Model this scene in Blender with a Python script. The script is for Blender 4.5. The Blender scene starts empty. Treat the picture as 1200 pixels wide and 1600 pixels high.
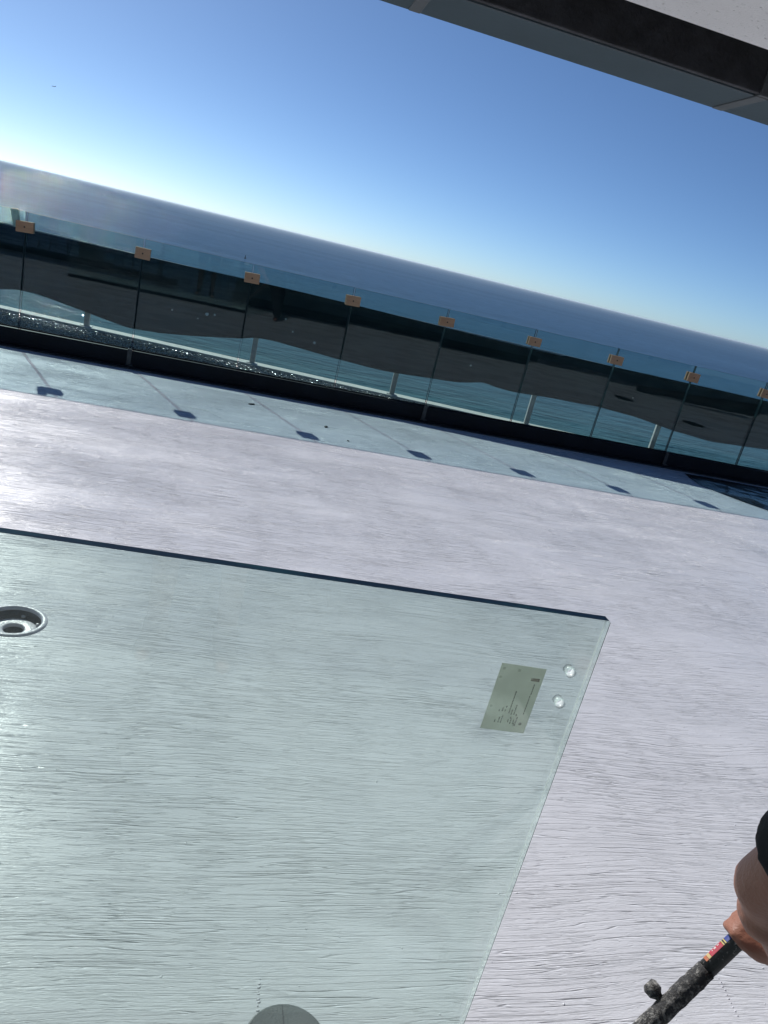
import bpy, bmesh, math, random
import numpy as np
from mathutils import Vector, Matrix, noise as mnoise

random.seed(7); rng = np.random.default_rng(7)
scene = bpy.context.scene
C = scene.collection

# ------------------------------------------------------------------ camera
F_PX = 1182.7                       # focal length in pixels of a 1200 x 1600 frame
YAW, PITCH, ROLL = math.radians(16.418), math.radians(18.305), math.radians(13.79)
cam_d = bpy.data.cameras.new('camera'); cam = bpy.data.objects.new('camera', cam_d); C.objects.link(cam)
fw = Vector((math.sin(YAW)*math.cos(PITCH), math.cos(YAW)*math.cos(PITCH), -math.sin(PITCH)))
rt = Vector((math.cos(YAW), -math.sin(YAW), 0)); up = rt.cross(fw)
ri = math.cos(ROLL)*rt + math.sin(ROLL)*up; ui = -math.sin(ROLL)*rt + math.cos(ROLL)*up
M4 = Matrix((ri, ui, -fw)).transposed().to_4x4(); M4.translation = Vector((0, 0, 1.5))
cam.matrix_world = M4
cam_d.sensor_fit = 'VERTICAL'; cam_d.sensor_height = 32.0; cam_d.lens = F_PX/1600*32.0
cam_d.clip_start = 0.01; cam_d.clip_end = 200000
scene.camera = cam

# ------------------------------------------------------------------ sky, sun, exposure
SUN = Vector((-0.5501, 1.431, 1.0)).normalized()         # towards the sun
ELEV = math.asin(SUN.z); AZ = math.atan2(SUN.x, SUN.y)
w = bpy.data.worlds.new('World'); scene.world = w; w.use_nodes = True
nt = w.node_tree; nt.nodes.clear()
sky = nt.nodes.new('ShaderNodeTexSky'); sky.sky_type = 'NISHITA'; sky.sun_disc = False
sky.sun_elevation = ELEV; sky.sun_rotation = AZ
sky.altitude = 10; sky.air_density = 0.5; sky.dust_density = 0.22; sky.ozone_density = 2.2
bg = nt.nodes.new('ShaderNodeBackground'); bg.inputs['Strength'].default_value = 0.086
out = nt.nodes.new('ShaderNodeOutputWorld')
wb = nt.nodes.new('ShaderNodeMix'); wb.data_type = 'RGBA'; wb.blend_type = 'MULTIPLY'; wb.inputs[0].default_value = 1.0
wb.inputs[7].default_value = (0.78, 0.97, 1.13, 1)         # the phone's cool white balance
nt.links.new(sky.outputs[0], wb.inputs[6]); nt.links.new(wb.outputs[2], bg.inputs[0]); nt.links.new(bg.outputs[0], out.inputs[0])
sun_d = bpy.data.lights.new('sun', 'SUN'); sun_d.energy = 4.8; sun_d.angle = math.radians(0.53); sun_d.color = (1.0, 0.972, 0.94)
sun = bpy.data.objects.new('sun', sun_d); C.objects.link(sun)
sun.rotation_euler = SUN.to_track_quat('Z', 'Y').to_euler(); sun.location = (-20, 50, 35)
scene.view_settings.view_transform = 'Standard'; scene.view_settings.look = 'None'
scene.view_settings.gamma = 1; scene.view_settings.use_curve_mapping = False
scene.view_settings.exposure = 0.0
scene.render.engine = 'CYCLES'
scene.cycles.max_bounces = 6; scene.cycles.diffuse_bounces = 3; scene.cycles.glossy_bounces = 3; scene.cycles.transparent_max_bounces = 16
scene.cycles.caustics_reflective = False; scene.cycles.caustics_refractive = False

# ------------------------------------------------------------------ helpers
def tag(o, label=None, cat=None, group=None, kind=None):
    if label: o['label'] = label
    if cat: o['category'] = cat
    if group: o['group'] = group
    if kind: o['kind'] = kind
    return o
def obj(name, me, mats=(), parent=None, loc=None, rot=None, smooth=False):
    o = bpy.data.objects.new(name, me); C.objects.link(o)
    if mats and len(me.materials) == 0:
        for m in (mats if isinstance(mats, (list, tuple)) else [mats]): me.materials.append(m)
    if parent: o.parent = parent
    if loc is not None: o.location = loc
    if rot is not None: o.rotation_euler = rot
    if smooth:
        for p in me.polygons: p.use_smooth = True
    return o
def empty(name, loc=(0, 0, 0), rot=(0, 0, 0)):
    o = bpy.data.objects.new(name, None); C.objects.link(o); o.location = loc; o.rotation_euler = rot
    o.empty_display_size = 0.1
    return o
def bm_mesh(bm, name='m'):
    me = bpy.data.meshes.new(name); bm.normal_update(); bm.to_mesh(me); bm.free(); return me
def box(x0, x1, y0, y1, z0, z1, bevel=0.0, bm=None, seg=2):
    own = bm is None
    if own: bm = bmesh.new()
    r = bmesh.ops.create_cube(bm, size=1.0)
    bmesh.ops.scale(bm, vec=(x1-x0, y1-y0, z1-z0), verts=r['verts'])
    bmesh.ops.translate(bm, vec=((x0+x1)/2, (y0+y1)/2, (z0+z1)/2), verts=r['verts'])
    if bevel:
        es = list({e for v in r['verts'] for e in v.link_edges})
        bmesh.ops.bevel(bm, geom=es, offset=bevel, segments=seg, affect='EDGES', profile=0.6)
    return bm_mesh(bm) if own else bm
def basis(d):
    d = d.normalized(); a = Vector((0, 0, 1)) if abs(d.z) < .9 else Vector((1, 0, 0))
    u = d.cross(a).normalized(); return u, d.cross(u).normalized()
def tube(bm, pts, radii, seg=16, caps=True):
    rings = []
    for i, p in enumerate(pts):
        p = Vector(p); a = Vector(pts[max(i-1, 0)]); b = Vector(pts[min(i+1, len(pts)-1)])
        u, v = basis(b-a)
        if rings:                                     # keep the frame from twisting
            u = (pu - (b-a).normalized()*pu.dot((b-a).normalized())).normalized(); v = (b-a).normalized().cross(u)
        pu = u
        rings.append([bm.verts.new(p + radii[i]*(math.cos(t)*u + math.sin(t)*v)) for t in [2*math.pi*k/seg for k in range(seg)]])
    for r0, r1 in zip(rings, rings[1:]):
        for k in range(seg): bm.faces.new((r0[k], r0[(k+1) % seg], r1[(k+1) % seg], r1[k]))
    if caps:
        bm.faces.new(list(reversed(rings[0]))); bm.faces.new(rings[-1])
    return bm
def lathe(prof, seg=48):
    bm = bmesh.new(); rings = []
    for r, z in prof:
        rings.append([bm.verts.new((r*math.cos(2*math.pi*k/seg), r*math.sin(2*math.pi*k/seg), z)) for k in range(seg)])
    for r0, r1 in zip(rings, rings[1:]):
        for k in range(seg): bm.faces.new((r0[k], r0[(k+1) % seg], r1[(k+1) % seg], r1[k]))
    bmesh.ops.remove_doubles(bm, verts=bm.verts, dist=1e-6)
    return bm_mesh(bm)
def ell(bm, c, r, rotm=None, seg=16):
    q = bmesh.ops.create_icosphere(bm, subdivisions=2, radius=1.0)
    m = Matrix.Translation(Vector(c)) @ (rotm.to_4x4() if rotm else Matrix.Identity(4)) @ Matrix.Diagonal((r[0], r[1], r[2], 1))
    bmesh.ops.transform(bm, matrix=m, verts=q['verts'])

# ------------------------------------------------------------------ materials
class N:
    def __init__(s, name):
        s.m = bpy.data.materials.new(name); s.m.use_nodes = True; s.t = s.m.node_tree; s.t.nodes.clear()
        s.o = s.t.nodes.new('ShaderNodeOutputMaterial')
    def n(s, typ, ins=None, **kw):
        nd = s.t.nodes.new(typ)
        for k, v in kw.items(): setattr(nd, k, v)
        for k, v in (ins or {}).items():
            sock = nd.inputs[k]
            if hasattr(v, 'is_output'): s.t.links.new(v, sock)
            else: sock.default_value = v
        return nd
    def math(s, op, a, b=None, clamp=False):
        nd = s.t.nodes.new('ShaderNodeMath'); nd.operation = op; nd.use_clamp = clamp
        for i, v in enumerate((a, b)):
            if v is None: continue
            if hasattr(v, 'is_output'): s.t.links.new(v, nd.inputs[i])
            else: nd.inputs[i].default_value = v
        return nd.outputs[0]
    def vmath(s, op, a, b=None):
        nd = s.t.nodes.new('ShaderNodeVectorMath'); nd.operation = op
        for i, v in enumerate((a, b)):
            if v is None: continue
            if hasattr(v, 'is_output'): s.t.links.new(v, nd.inputs[i])
            else: nd.inputs[i].default_value = v
        return nd
    def noise(s, vec, scale=1.0, detail=3.0, rough=0.5):
        return s.n('ShaderNodeTexNoise', {'Vector': vec, 'Scale': scale, 'Detail': detail, 'Roughness': rough})
    def ramp(s, fac, a, b, lo=0.0, hi=1.0, smooth=False):
        return s.n('ShaderNodeMapRange', {'Value': fac, 'From Min': a, 'From Max': b, 'To Min': lo, 'To Max': hi},
                   interpolation_type='SMOOTHSTEP' if smooth else 'LINEAR').outputs[0]
    def mix(s, fac, a, b):
        nd = s.t.nodes.new('ShaderNodeMix'); nd.data_type = 'RGBA'
        for k, v in ((0, fac), (6, a), (7, b)):
            if hasattr(v, 'is_output'): s.t.links.new(v, nd.inputs[k])
            else: nd.inputs[k].default_value = v if k == 0 else (*v, 1) if len(v) == 3 else v
        return nd.outputs[2]
    def obj_co(s): return s.n('ShaderNodeTexCoord').outputs['Object']
    def mapping(s, vec, scale=(1, 1, 1), rot=(0, 0, 0)):
        return s.n('ShaderNodeMapping', {'Vector': vec, 'Scale': scale, 'Rotation': rot}).outputs[0]
    def bump(s, h, dist, strength=1.0, normal=None):
        d = {'Height': h, 'Distance': dist, 'Strength': strength}
        if normal is not None: d['Normal'] = normal
        return s.n('ShaderNodeBump', d).outputs[0]
    def done(s, shader):
        s.t.links.new(shader, s.o.inputs['Surface']); return s.m
    def bsdf(s, **kw):
        return s.n('ShaderNodeBsdfPrincipled', {k.replace('_', ' '): ((*v, 1) if isinstance(v, tuple) and len(v) == 3 else v) for k, v in kw.items()}).outputs[0]

def simple(name, col, rough=0.6, metal=0.0, var=0.12, scale=8.0, bump=0.0, bscale=60.0, spec=0.5):
    g = N(name); co = g.obj_co(); f = g.noise(co, scale, 4).outputs[0]
    lo = tuple(c*(1-var) for c in col); hi = tuple(min(1, c*(1+var)) for c in col)
    c = g.mix(g.ramp(f, .3, .7), lo, hi)
    kw = dict(Base_Color=c, Roughness=rough, Metallic=metal, Specular_IOR_Level=spec)
    if bump: kw['Normal'] = g.bump(g.noise(co, bscale, 4).outputs[0], bump)
    return g.done(g.bsdf(**kw))

def glass(name, tint, refl=1.0, smudge_glare=0.0, rc=(1, 1, 1)):
    """clear architectural pane: each face passes tinted light straight on and mirrors by the angle it is seen at"""
    g = N(name); geo = g.n('ShaderNodeNewGeometry')
    c = g.math('ABSOLUTE', g.vmath('DOT_PRODUCT', geo.outputs['Incoming'], geo.outputs['Normal']).outputs['Value'])
    p5 = g.math('POWER', g.math('SUBTRACT', 1.0, c, True), 5.0)
    f = g.math('MULTIPLY', g.math('ADD', g.math('MULTIPLY', p5, .96), .042), refl, True)
    tr = g.n('ShaderNodeBsdfTransparent', {'Color': (*tint, 1)}).outputs[0]
    gl = g.n('ShaderNodeBsdfGlossy', {'Color': (*rc, 1), 'Roughness': 0.0}).outputs[0]
    sh = g.n('ShaderNodeMixShader', {0: f, 1: tr, 2: gl}).outputs[0]
    if smudge_glare:  # salt film whose pale patches also stand in for milky reflections
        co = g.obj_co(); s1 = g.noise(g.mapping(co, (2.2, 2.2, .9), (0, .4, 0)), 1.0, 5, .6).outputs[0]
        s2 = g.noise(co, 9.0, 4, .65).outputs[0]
        k = g.math('MULTIPLY', g.ramp(g.math('ADD', s1, g.math('MULTIPLY', s2, .25)), .52, .78), smudge_glare)
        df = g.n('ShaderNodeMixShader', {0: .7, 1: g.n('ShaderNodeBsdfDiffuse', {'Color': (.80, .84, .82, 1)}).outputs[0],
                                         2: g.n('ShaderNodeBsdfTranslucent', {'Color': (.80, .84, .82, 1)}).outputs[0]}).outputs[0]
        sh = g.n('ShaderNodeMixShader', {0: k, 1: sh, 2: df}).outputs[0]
    return g.done(sh)

def deck_material():
    g = N('deck_coating'); co = g.obj_co()
    wv = g.noise(co, 0.9, 1, .5).outputs['Color']
    w1 = g.vmath('MULTIPLY', g.vmath('SUBTRACT', wv, (.5, .5, .5)).outputs[0], (.1, .13, 0)).outputs[0]
    wv2 = g.noise(co, 4.0, 1, .5).outputs['Color']
    w2 = g.vmath('MULTIPLY', g.vmath('SUBTRACT', wv2, (.5, .5, .5)).outputs[0], (.05, .010, 0)).outputs[0]
    v = g.vmath('ADD', g.vmath('ADD', co, w1).outputs[0], w2).outputs[0]
    # thin, long creases along the boards
    na = g.noise(g.mapping(v, (2.0, 58, 1)), 1.0, 1.5, .45).outputs[0]
    nb = g.noise(g.mapping(v, (4.5, 125, 1)), 1.0, 2.0, .5).outputs[0]
    nc = g.noise(g.mapping(v, (75, 250, 1)), 1.0, 2.0, .55).outputs[0]
    cr1 = g.ramp(g.math('ABSOLUTE', g.math('SUBTRACT', na, .5)), 0, .022, 0, 1, True)
    cr2 = g.ramp(g.math('ABSOLUTE', g.math('SUBTRACT', nb, .52)), 0, .028, 0, 1, True)
    mask = g.ramp(g.noise(g.mapping(co, (1.0, 2.2, 1)), 1.7, 2, .55).outputs[0], .38, .62)
    mask2 = g.ramp(g.noise(g.mapping(co, (.8, 1.6, 1), (0, 0, .5)), 1.1, 2, .6).outputs[0], .35, .65)
    h = g.math('MULTIPLY', cr1, g.math('ADD', g.math('MULTIPLY', mask, .80), .12))
    h = g.math('ADD', h, g.math('MULTIPLY', cr2, g.math('ADD', g.math('MULTIPLY', mask2, .45), .06)))
    h = g.math('ADD', h, g.math('MULTIPLY', nc, .30))
    h = g.math('ADD', h, g.math('MULTIPLY', na, .08))
    # blobs and drips of thick paint
    bl = g.noise(co, 55.0, 2, .5).outputs[0]
    h = g.math('ADD', h, g.math('MULTIPLY', g.ramp(bl, .73, .83), 1.1))
    nrm = g.bump(h, .0028, 1.0)
    # colour: pale lilac grey, coats of uneven cover, scuffs
    lf = g.noise(g.mapping(co, (.55, .9, 1), (0, 0, .3)), 1.0, 3, .55).outputs[0]
    col = g.mix(g.ramp(lf, .35, .65), (.625, .634, .672), (.668, .675, .710))
    sc = g.ramp(g.noise(co, 14, 3, .7).outputs[0], .62, .78)
    col = g.mix(g.math('MULTIPLY', sc, .12), col, (.46, .46, .49))
    rg = g.ramp(g.noise(g.mapping(co, (.7, 1.4, 1), (0, 0, -.25)), 1.3, 3, .6).outputs[0], .35, .65, .21, .35)
    return g.done(g.bsdf(Base_Color=col, Roughness=rg, Specular_IOR_Level=.5, Normal=nrm))

def sea_material():
    g = N('sea_water'); co = g.obj_co()
    v = g.mapping(co, (1, 1, 1), (0, 0, .12))
    n1 = g.noise(g.mapping(v, (.012, .05, 1)), 1.0, 4, .55).outputs[0]
    n2 = g.noise(g.mapping(v, (.10, .32, 1)), 1.0, 4, .6).outputs[0]
    n3 = g.noise(g.mapping(v, (.7, 1.5, 1)), 1.0, 3, .6).outputs[0]
    nrm = g.bump(n1, 2.2); nrm = g.bump(n2, 1.4, 1.0, nrm); nrm = g.bump(n3, .35, 1.0, nrm)
    big = g.noise(g.mapping(v, (.0007, .005, 1)), 1.0, 4, .55).outputs[0]
    col = g.mix(g.ramp(big, .35, .65), (.034, .086, .172), (.046, .112, .210))
    geo = g.n('ShaderNodeNewGeometry')      # rough open water: wave slopes keep it far from a full mirror even near the horizon
    c = g.math('ABSOLUTE', g.vmath('DOT_PRODUCT', geo.outputs['Incoming'], geo.outputs['Normal']).outputs['Value'])
    f = g.math('ADD', g.math('MULTIPLY', g.math('POWER', g.math('SUBTRACT', 1.0, c, True), 4.0), .055), .010)
    f = g.math('MULTIPLY', f, g.ramp(big, .3, .7, .75, 1.3))
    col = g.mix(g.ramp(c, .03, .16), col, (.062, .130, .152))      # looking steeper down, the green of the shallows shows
    col = g.n('ShaderNodeMix', {0: .5, 6: col, 7: g.mix(g.ramp(n2, .3, .7), (.5, .5, .5), (1.5, 1.5, 1.5))}, data_type='RGBA', blend_type='MULTIPLY').outputs[2]
    body = g.n('ShaderNodeBsdfDiffuse', {'Color': col, 'Normal': nrm}).outputs[0]
    gl = g.n('ShaderNodeBsdfGlossy', {'Color': (1, 1, 1, 1), 'Roughness': .05, 'Normal': nrm}).outputs[0]
    return g.done(g.n('ShaderNodeMixShader', {0: f, 1: body, 2: gl}).outputs[0])

def wood_block_mat():
    g = N('wood_block'); co = g.obj_co()
    rnd = g.n('ShaderNodeObjectInfo').outputs['Random']
    f = g.noise(g.mapping(co, (6, 30, 40)), 1.0, 4, .6).outputs[0]
    c = g.mix(g.ramp(f, .3, .7), (.30, .155, .080), (.42, .25, .14))
    c = g.mix(g.math('MULTIPLY', rnd, .35), c, (.36, .25, .16))
    return g.done(g.bsdf(Base_Color=c, Roughness=.7, Normal=g.bump(f, .002)))

def stucco_mat():
    g = N('stucco'); co = g.obj_co()
    pits = g.ramp(g.noise(g.mapping(co, (1, 1.5, 1)), 75, 3, .6).outputs[0], .26, .36)
    gr = g.noise(co, 180, 3, .6).outputs[0]
    c = g.mix(g.ramp(g.noise(co, 3, 4).outputs[0], .3, .7), (.68, .665, .65), (.76, .745, .73))
    return g.done(g.bsdf(Base_Color=c, Roughness=.9, Normal=g.bump(g.math('ADD', pits, g.math('MULTIPLY', gr, .3)), .004)))

def tarp_mat():
    g = N('black_tarp'); co = g.obj_co()
    f = g.noise(g.mapping(co, (1.2, 1.2, 5)), 1.6, 6, .65).outputs[0]
    c = g.mix(g.ramp(f, .32, .72), (.016, .027, .032), (.044, .060, .064))
    return g.done(g.bsdf(Base_Color=c, Roughness=.75, Specular_IOR_Level=.15))

def pole_mat():
    g = N('paint_crusted_pole'); co = g.obj_co()
    f = g.noise(co, 130, 5, .7).outputs[0]; f2 = g.noise(co, 22, 3, .6).outputs[0]
    k = g.ramp(g.math('ADD', f, g.math('MULTIPLY', f2, .6)), .76, .94)
    c = g.mix(k, (.03, .03, .032), (.40, .39, .37))
    return g.done(g.bsdf(Base_Color=c, Roughness=.65, Normal=g.bump(g.math('ADD', f, k), .003)))

def pole_in_mat():
    g = N('scuffed_black_tube'); co = g.obj_co()
    f = g.noise(co, 170, 4, .65).outputs[0]; f2 = g.noise(co, 30, 3, .6).outputs[0]
    k = g.ramp(g.math('ADD', f, g.math('MULTIPLY', f2, .6)), .88, 1.0)
    c = g.mix(k, (.018, .019, .020), (.26, .25, .24))
    return g.done(g.bsdf(Base_Color=c, Roughness=.5, Normal=g.bump(f, .0012)))

def edge_mat():
    g = N('glass_edge'); co = g.obj_co()
    f = g.noise(g.mapping(co, (9, 30, 9)), 1.0, 4, .7).outputs[0]
    c = g.mix(g.ramp(f, .50, .66), (.006, .024, .032), (.022, .115, .105))
    return g.done(g.bsdf(Base_Color=c, Roughness=.3, Specular_IOR_Level=.25))

def skin_mat(name, c0, c1):
    g = N(name); co = g.obj_co()
    f = g.noise(co, 14, 4, .6).outputs[0]; fine = g.noise(co, 160, 3, .6).outputs[0]
    c = g.mix(g.ramp(f, .3, .7), c0, c1)
    return g.done(g.bsdf(Base_Color=c, Roughness=.52, Specular_IOR_Level=.4, 
                         Normal=g.bump(fine, .0012)))

def cloth_mat(name, c):
    g = N(name); co = g.obj_co()
    f = g.noise(co, 7, 4, .6).outputs[0]; wv = g.noise(co, 420, 2).outputs[0]
    col = g.mix(g.ramp(f, .3, .7), tuple(x*.8 for x in c), tuple(x*1.2 for x in c))
    return g.done(g.bsdf(Base_Color=col, Roughness=.9, Specular_IOR_Level=.2, Normal=g.bump(g.math('ADD', f, g.math('MULTIPLY', wv, .08)), .006)))

MAT = dict(
    deck=deck_material(), sea=sea_material(), wood=wood_block_mat(), stucco=stucco_mat(), tarp=tarp_mat(), pole=pole_mat(),
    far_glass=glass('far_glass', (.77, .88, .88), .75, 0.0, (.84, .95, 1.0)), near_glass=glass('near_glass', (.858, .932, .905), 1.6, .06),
    glass_edge=edge_mat(),
    glass_edge_glint=simple('glass_edge_glint', (.93, .95, .95), .35, 0, .15, 30),  # white colour stands in for the glint along the edge
    hole=None,
    shoe=simple('dark_aluminium_shoe', (.004, .007, .013), .55, .0, .3, 5, .0008, 90, spec=.2),
    splice=simple('shoe_splice', (.05, .055, .06), .45, .3, .3, 20),
    post=simple('galvanised_post', (.50, .49, .45), .5, .1, .15, 20),
    curb=simple('pale_curb', (.62, .60, .53), .8, 0, .1, 12, .002, 60),
    stone=None, pole_in=pole_in_mat(),
    fascia=simple('blue_grey_fascia', (.032, .050, .060), .42, 0, .14, 4, .0006, 40),
    brown=simple('dark_brown_board', (.036, .036, .041), .8, 0, .35, 16, .003, 50),
    cover=simple('joint_cover', (.085, .09, .092), .5, 0, .2, 20),
    wall=simple('facade_render', (.30, .30, .29), .9, 0, .1, 2, .003, 40),
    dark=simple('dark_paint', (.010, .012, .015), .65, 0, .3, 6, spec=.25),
    green=simple('green_grey_panel', (.30, .38, .36), .5, 0, .2, 3),
    white=simple('white_plastic', (.72, .72, .70), .4, 0, .06, 5),
    steel=simple('brushed_steel', (.5, .5, .5), .35, .9, .15, 30),
    cup=simple('drain_cup_shade', (.006, .009, .015), .55, 0, .4, 25, .002, 90, spec=.3),
    ring=simple('painted_ring', (.58, .57, .62), .35, 0, .12, 30, .002, 120),
    disc=simple('dark_cover', (.055, .065, .068), .5, 0, .12, 14, .001, 200),
    foam=simple('pale_foam', (.55, .58, .52), .8, 0, .1, 20),
    paper=None,
)
def stone_mat():
    g = N('gravel_stone'); co = g.obj_co()
    f = g.n('ShaderNodeTexVoronoi', {'Vector': co, 'Scale': 34.0}).outputs['Color']
    sep = g.n('ShaderNodeSeparateColor', {0: f}).outputs[0]
    c = g.mix(sep, (.06, .06, .056), (.34, .33, .29))
    return g.done(g.bsdf(Base_Color=c, Roughness=.13, Specular_IOR_Level=.8, Normal=g.bump(g.noise(co, 90, 3).outputs[0], .004)))
MAT['stone'] = stone_mat()
def paper_mat():
    g = N('label_paper'); co = g.obj_co()
    c = g.mix(g.ramp(g.noise(co, 30, 3).outputs[0], .3, .7), (.66, .67, .62), (.72, .73, .68))
    d = g.n('ShaderNodeBsdfDiffuse', {'Color': c}).outputs[0]
    t = g.n('ShaderNodeBsdfTranslucent', {'Color': c}).outputs[0]
    return g.done(g.n('ShaderNodeMixShader', {0: .56, 1: d, 2: t}).outputs[0])
MAT['paper'] = paper_mat()
def hole_mat():
    g = N('polished_hole_wall')
    a = g.n('ShaderNodeBsdfTransparent', {'Color': (.86, .93, .91, 1)}).outputs[0]
    b = g.bsdf(Base_Color=(.80, .85, .84), Roughness=.25, Specular_IOR_Level=.8)
    return g.done(g.n('ShaderNodeMixShader', {0: g.ramp(g.noise(g.obj_co(), 160, 2).outputs[0], .3, .7, .25, .8), 1: a, 2: b}).outputs[0])
MAT['hole'] = hole_mat()
def ink(name, c, k):
    g = N(name)
    d = g.n('ShaderNodeBsdfDiffuse', {'Color': (*c, 1)}).outputs[0]; t = g.n('ShaderNodeBsdfTranslucent', {'Color': (*c, 1)}).outputs[0]
    m = g.n('ShaderNodeMixShader', {0: .6, 1: d, 2: t}).outputs[0]
    return g.done(g.n('ShaderNodeMixShader', {0: k, 1: g.n('ShaderNodeBsdfTransparent', {}).outputs[0], 2: m}).outputs[0])
MAT['print'] = ink('print_ink', (.16, .17, .17), .42); MAT['print_red'] = ink('print_red', (.34, .22, .19), .4)
MAT['glue'] = ink('glue_dot', (.95, .97, .90), .45)

# ------------------------------------------------------------------ layout constants
GY = 7.41                    # glass line
X0, PW = -1.5286, 0.9669     # first joint seen at the left, panel pitch
def fence_y(x): return 8.73 - .167*x

# ------------------------------------------------------------------ setting: deck, ground under the gravel, sea
bm = bmesh.new()
DRX, DRY, DRR = -.478, 2.582, .093
vs = [bm.verts.new(p) for p in ((-16, -9, 0), (24, -9, 0), (24, GY+.03, 0), (-16, GY+.03, 0))]
hs = [bm.verts.new((DRX+DRR*math.cos(2*math.pi*k/64), DRY+DRR*math.sin(2*math.pi*k/64), 0)) for k in range(64)]
es = [bm.edges.new((L_[k], L_[(k+1) % len(L_)])) for L_ in (vs, hs) for k in range(len(L_))]
bmesh.ops.triangle_fill(bm, use_beauty=True, edges=es)
for f in bm.faces:
    if f.normal.z < 0: f.normal_flip()
deck = tag(obj('deck', bm_mesh(bm), MAT['deck']), kind='structure')
deck['label'] = 'pale lilac grey painted terrace deck with raised wood grain'
bm = bmesh.new()
vs = [bm.verts.new(p) for p in ((-16, GY+.03, -.01), (24, GY+.03, -.01), (24, fence_y(24), -.01), (-16, fence_y(-16), -.01))]
# right of the crossing the strip would fold over: stop it where the fence meets the glass
for v in vs:
    if v.co.x > 0: v.co.x = 7.3
vs[2].co.y = fence_y(7.3)
bm.faces.new(vs)
tag(obj('ground', bm_mesh(bm), simple('ballast_bed', (.05, .05, .047), .9)), kind='structure')
bm = bmesh.new()
box(-16, 24, -9, 9.4, -4.0, -.30, bm=bm)
tag(obj('terrain', bm_mesh(bm), simple('terrace_base', (.3, .3, .28), .9)), kind='structure')
SEA_Z = -16.0
bm = bmesh.new(); S = 90000
vs = [bm.verts.new(p) for p in ((-S, -200, 0), (S, -200, 0), (S, S, 0), (-S, S, 0))]; bm.faces.new(vs)
sea = tag(obj('sea', bm_mesh(bm), MAT['sea'], loc=(0, 0, SEA_Z)), kind='structure')

# raised paint ridges where two coats meet (dotted seam lines)
def ridge_line(pts, n, seedv):
    rg = random.Random(seedv); bm = bmesh.new()
    for i in range(n):
        t = i/(n-1); a = Vector(pts[0]).lerp(Vector(pts[1]), t)
        q = bmesh.ops.create_icosphere(bm, subdivisions=1, radius=1)
        bmesh.ops.transform(bm, matrix=Matrix.Translation((a.x+rg.uniform(-.002, .002), a.y+rg.uniform(-.002, .002), 0)) @ Matrix.Rotation(rg.uniform(-.5, .5), 4, 'Z')
                            @ Matrix.Diagonal((rg.uniform(.0015, .005), rg.uniform(.0015, .003), rg.uniform(.0008, .0018), 1)), verts=q['verts'])
    o = obj('paint_ridge', bm_mesh(bm), MAT['ring'], parent=deck, smooth=True); o['kind'] = 'stuff'
ridge_line(((1.50, 1.205, 0), (1.475, 1.05, 0)), 15, 1)
ridge_line(((.325, 1.175, 0), (.315, 1.08, 0)), 12, 2)

# ------------------------------------------------------------------ canopy of the building over the camera
EZ, EY = 2.20, 2.60
canopy = tag(empty('canopy', (1, 2.58, EZ), (0, 0, -.05)), 'stucco canopy overhead with a blue grey metal eave', 'canopy')
def wpart(name, me, mat, parent, smooth=False):
    o = obj(name, me, mat, smooth=smooth); o.parent = parent; o.matrix_parent_inverse = Matrix.Translation(-parent.location)
    return o
# stucco slab with a rounded front edge
bm = bmesh.new(); prof = [(-6.0, EZ)]
for k in range(9):
    a = -math.pi/2 + k*math.pi/2/8
    prof.append((2.034-.05 + .05*math.cos(a), EZ+.05 + .05*math.sin(a)))
prof += [(2.034, EZ+.26), (-6.0, EZ+.26)]
ra = [bm.verts.new((-12, y, z)) for y, z in prof]; rb = [bm.verts.new((16, y, z)) for y, z in prof]
for k in range(len(prof)):
    bm.faces.new((ra[k], ra[(k+1) % len(prof)], rb[(k+1) % len(prof)], rb[k]))
bm.faces.new(list(reversed(ra))); bm.faces.new(rb); bmesh.ops.recalc_face_normals(bm, faces=bm.faces)
wpart('soffit', bm_mesh(bm), MAT['stucco'], canopy, True)
# a dark top over the gap
wpart('flashing', box(-12, 16, 1.9, EY-.005, EZ+.262, EZ+.28), MAT['dark'], canopy)
SEG = 1.06; xj = .485
for i in range(-11, 13):
    xa, xb = xj + SEG*i, xj + SEG*(i+1)
    # bevelled ends leave a notch at each joint
    bm = box(xa+.003, xb-.003, 2.354, EY, EZ, EZ+.045, .006, bmesh.new())
    wpart('eave_section', bm_mesh(bm), MAT['fascia'], canopy)
    wpart('inner_board', box(xa+.003, xb-.003, 2.33, 2.352, EZ+.004, EZ+.255, .004), MAT['brown'], canopy)
    if i > -11:
        cv = bmesh.new(); box(xa-.019, xa+.019, 2.340, EY-.012, EZ-.004, EZ+.03, .003, cv); box(xa-.019, xa+.019, 2.324, 2.342, EZ-.002, EZ+.25, .003, cv)
        wpart('joint_cover', bm_mesh(cv), MAT['cover'], canopy)

# ------------------------------------------------------------------ building front behind the camera (mirrored in the glass)
bld = tag(empty('building', (2, -6, 0)), 'shaded building front under the canopy, mirrored dimly in the glass', 'building')
wpart('wall', box(1.2, 16, -8.4, -8.0, 0, EZ-.003), MAT['wall'], bld)
wpart('wall', box(.55, 16, -2.05, -1.9, .0, .62), MAT['green'], bld)
wpart('step', box(.5, 7.3, -1.88, -1.0, 0.001, .10, .01), MAT['dark'], bld)  # near-black colour carries the shaded band in front of the low wall
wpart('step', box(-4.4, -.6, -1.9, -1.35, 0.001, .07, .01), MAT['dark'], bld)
for x in (.6, 2.6, 4.6, 6.6, 8.6, 10.6):
    wpart('mullion', box(x-.04, x+.04, -2.02, -1.93, .622, EZ-.003), MAT['dark'], bld)
for x in (-6.0, -2.4): wpart('column', box(x-.15, x+.15, -2.3, -2.0, 0.001, EZ-.003), MAT['wall'], bld)

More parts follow.
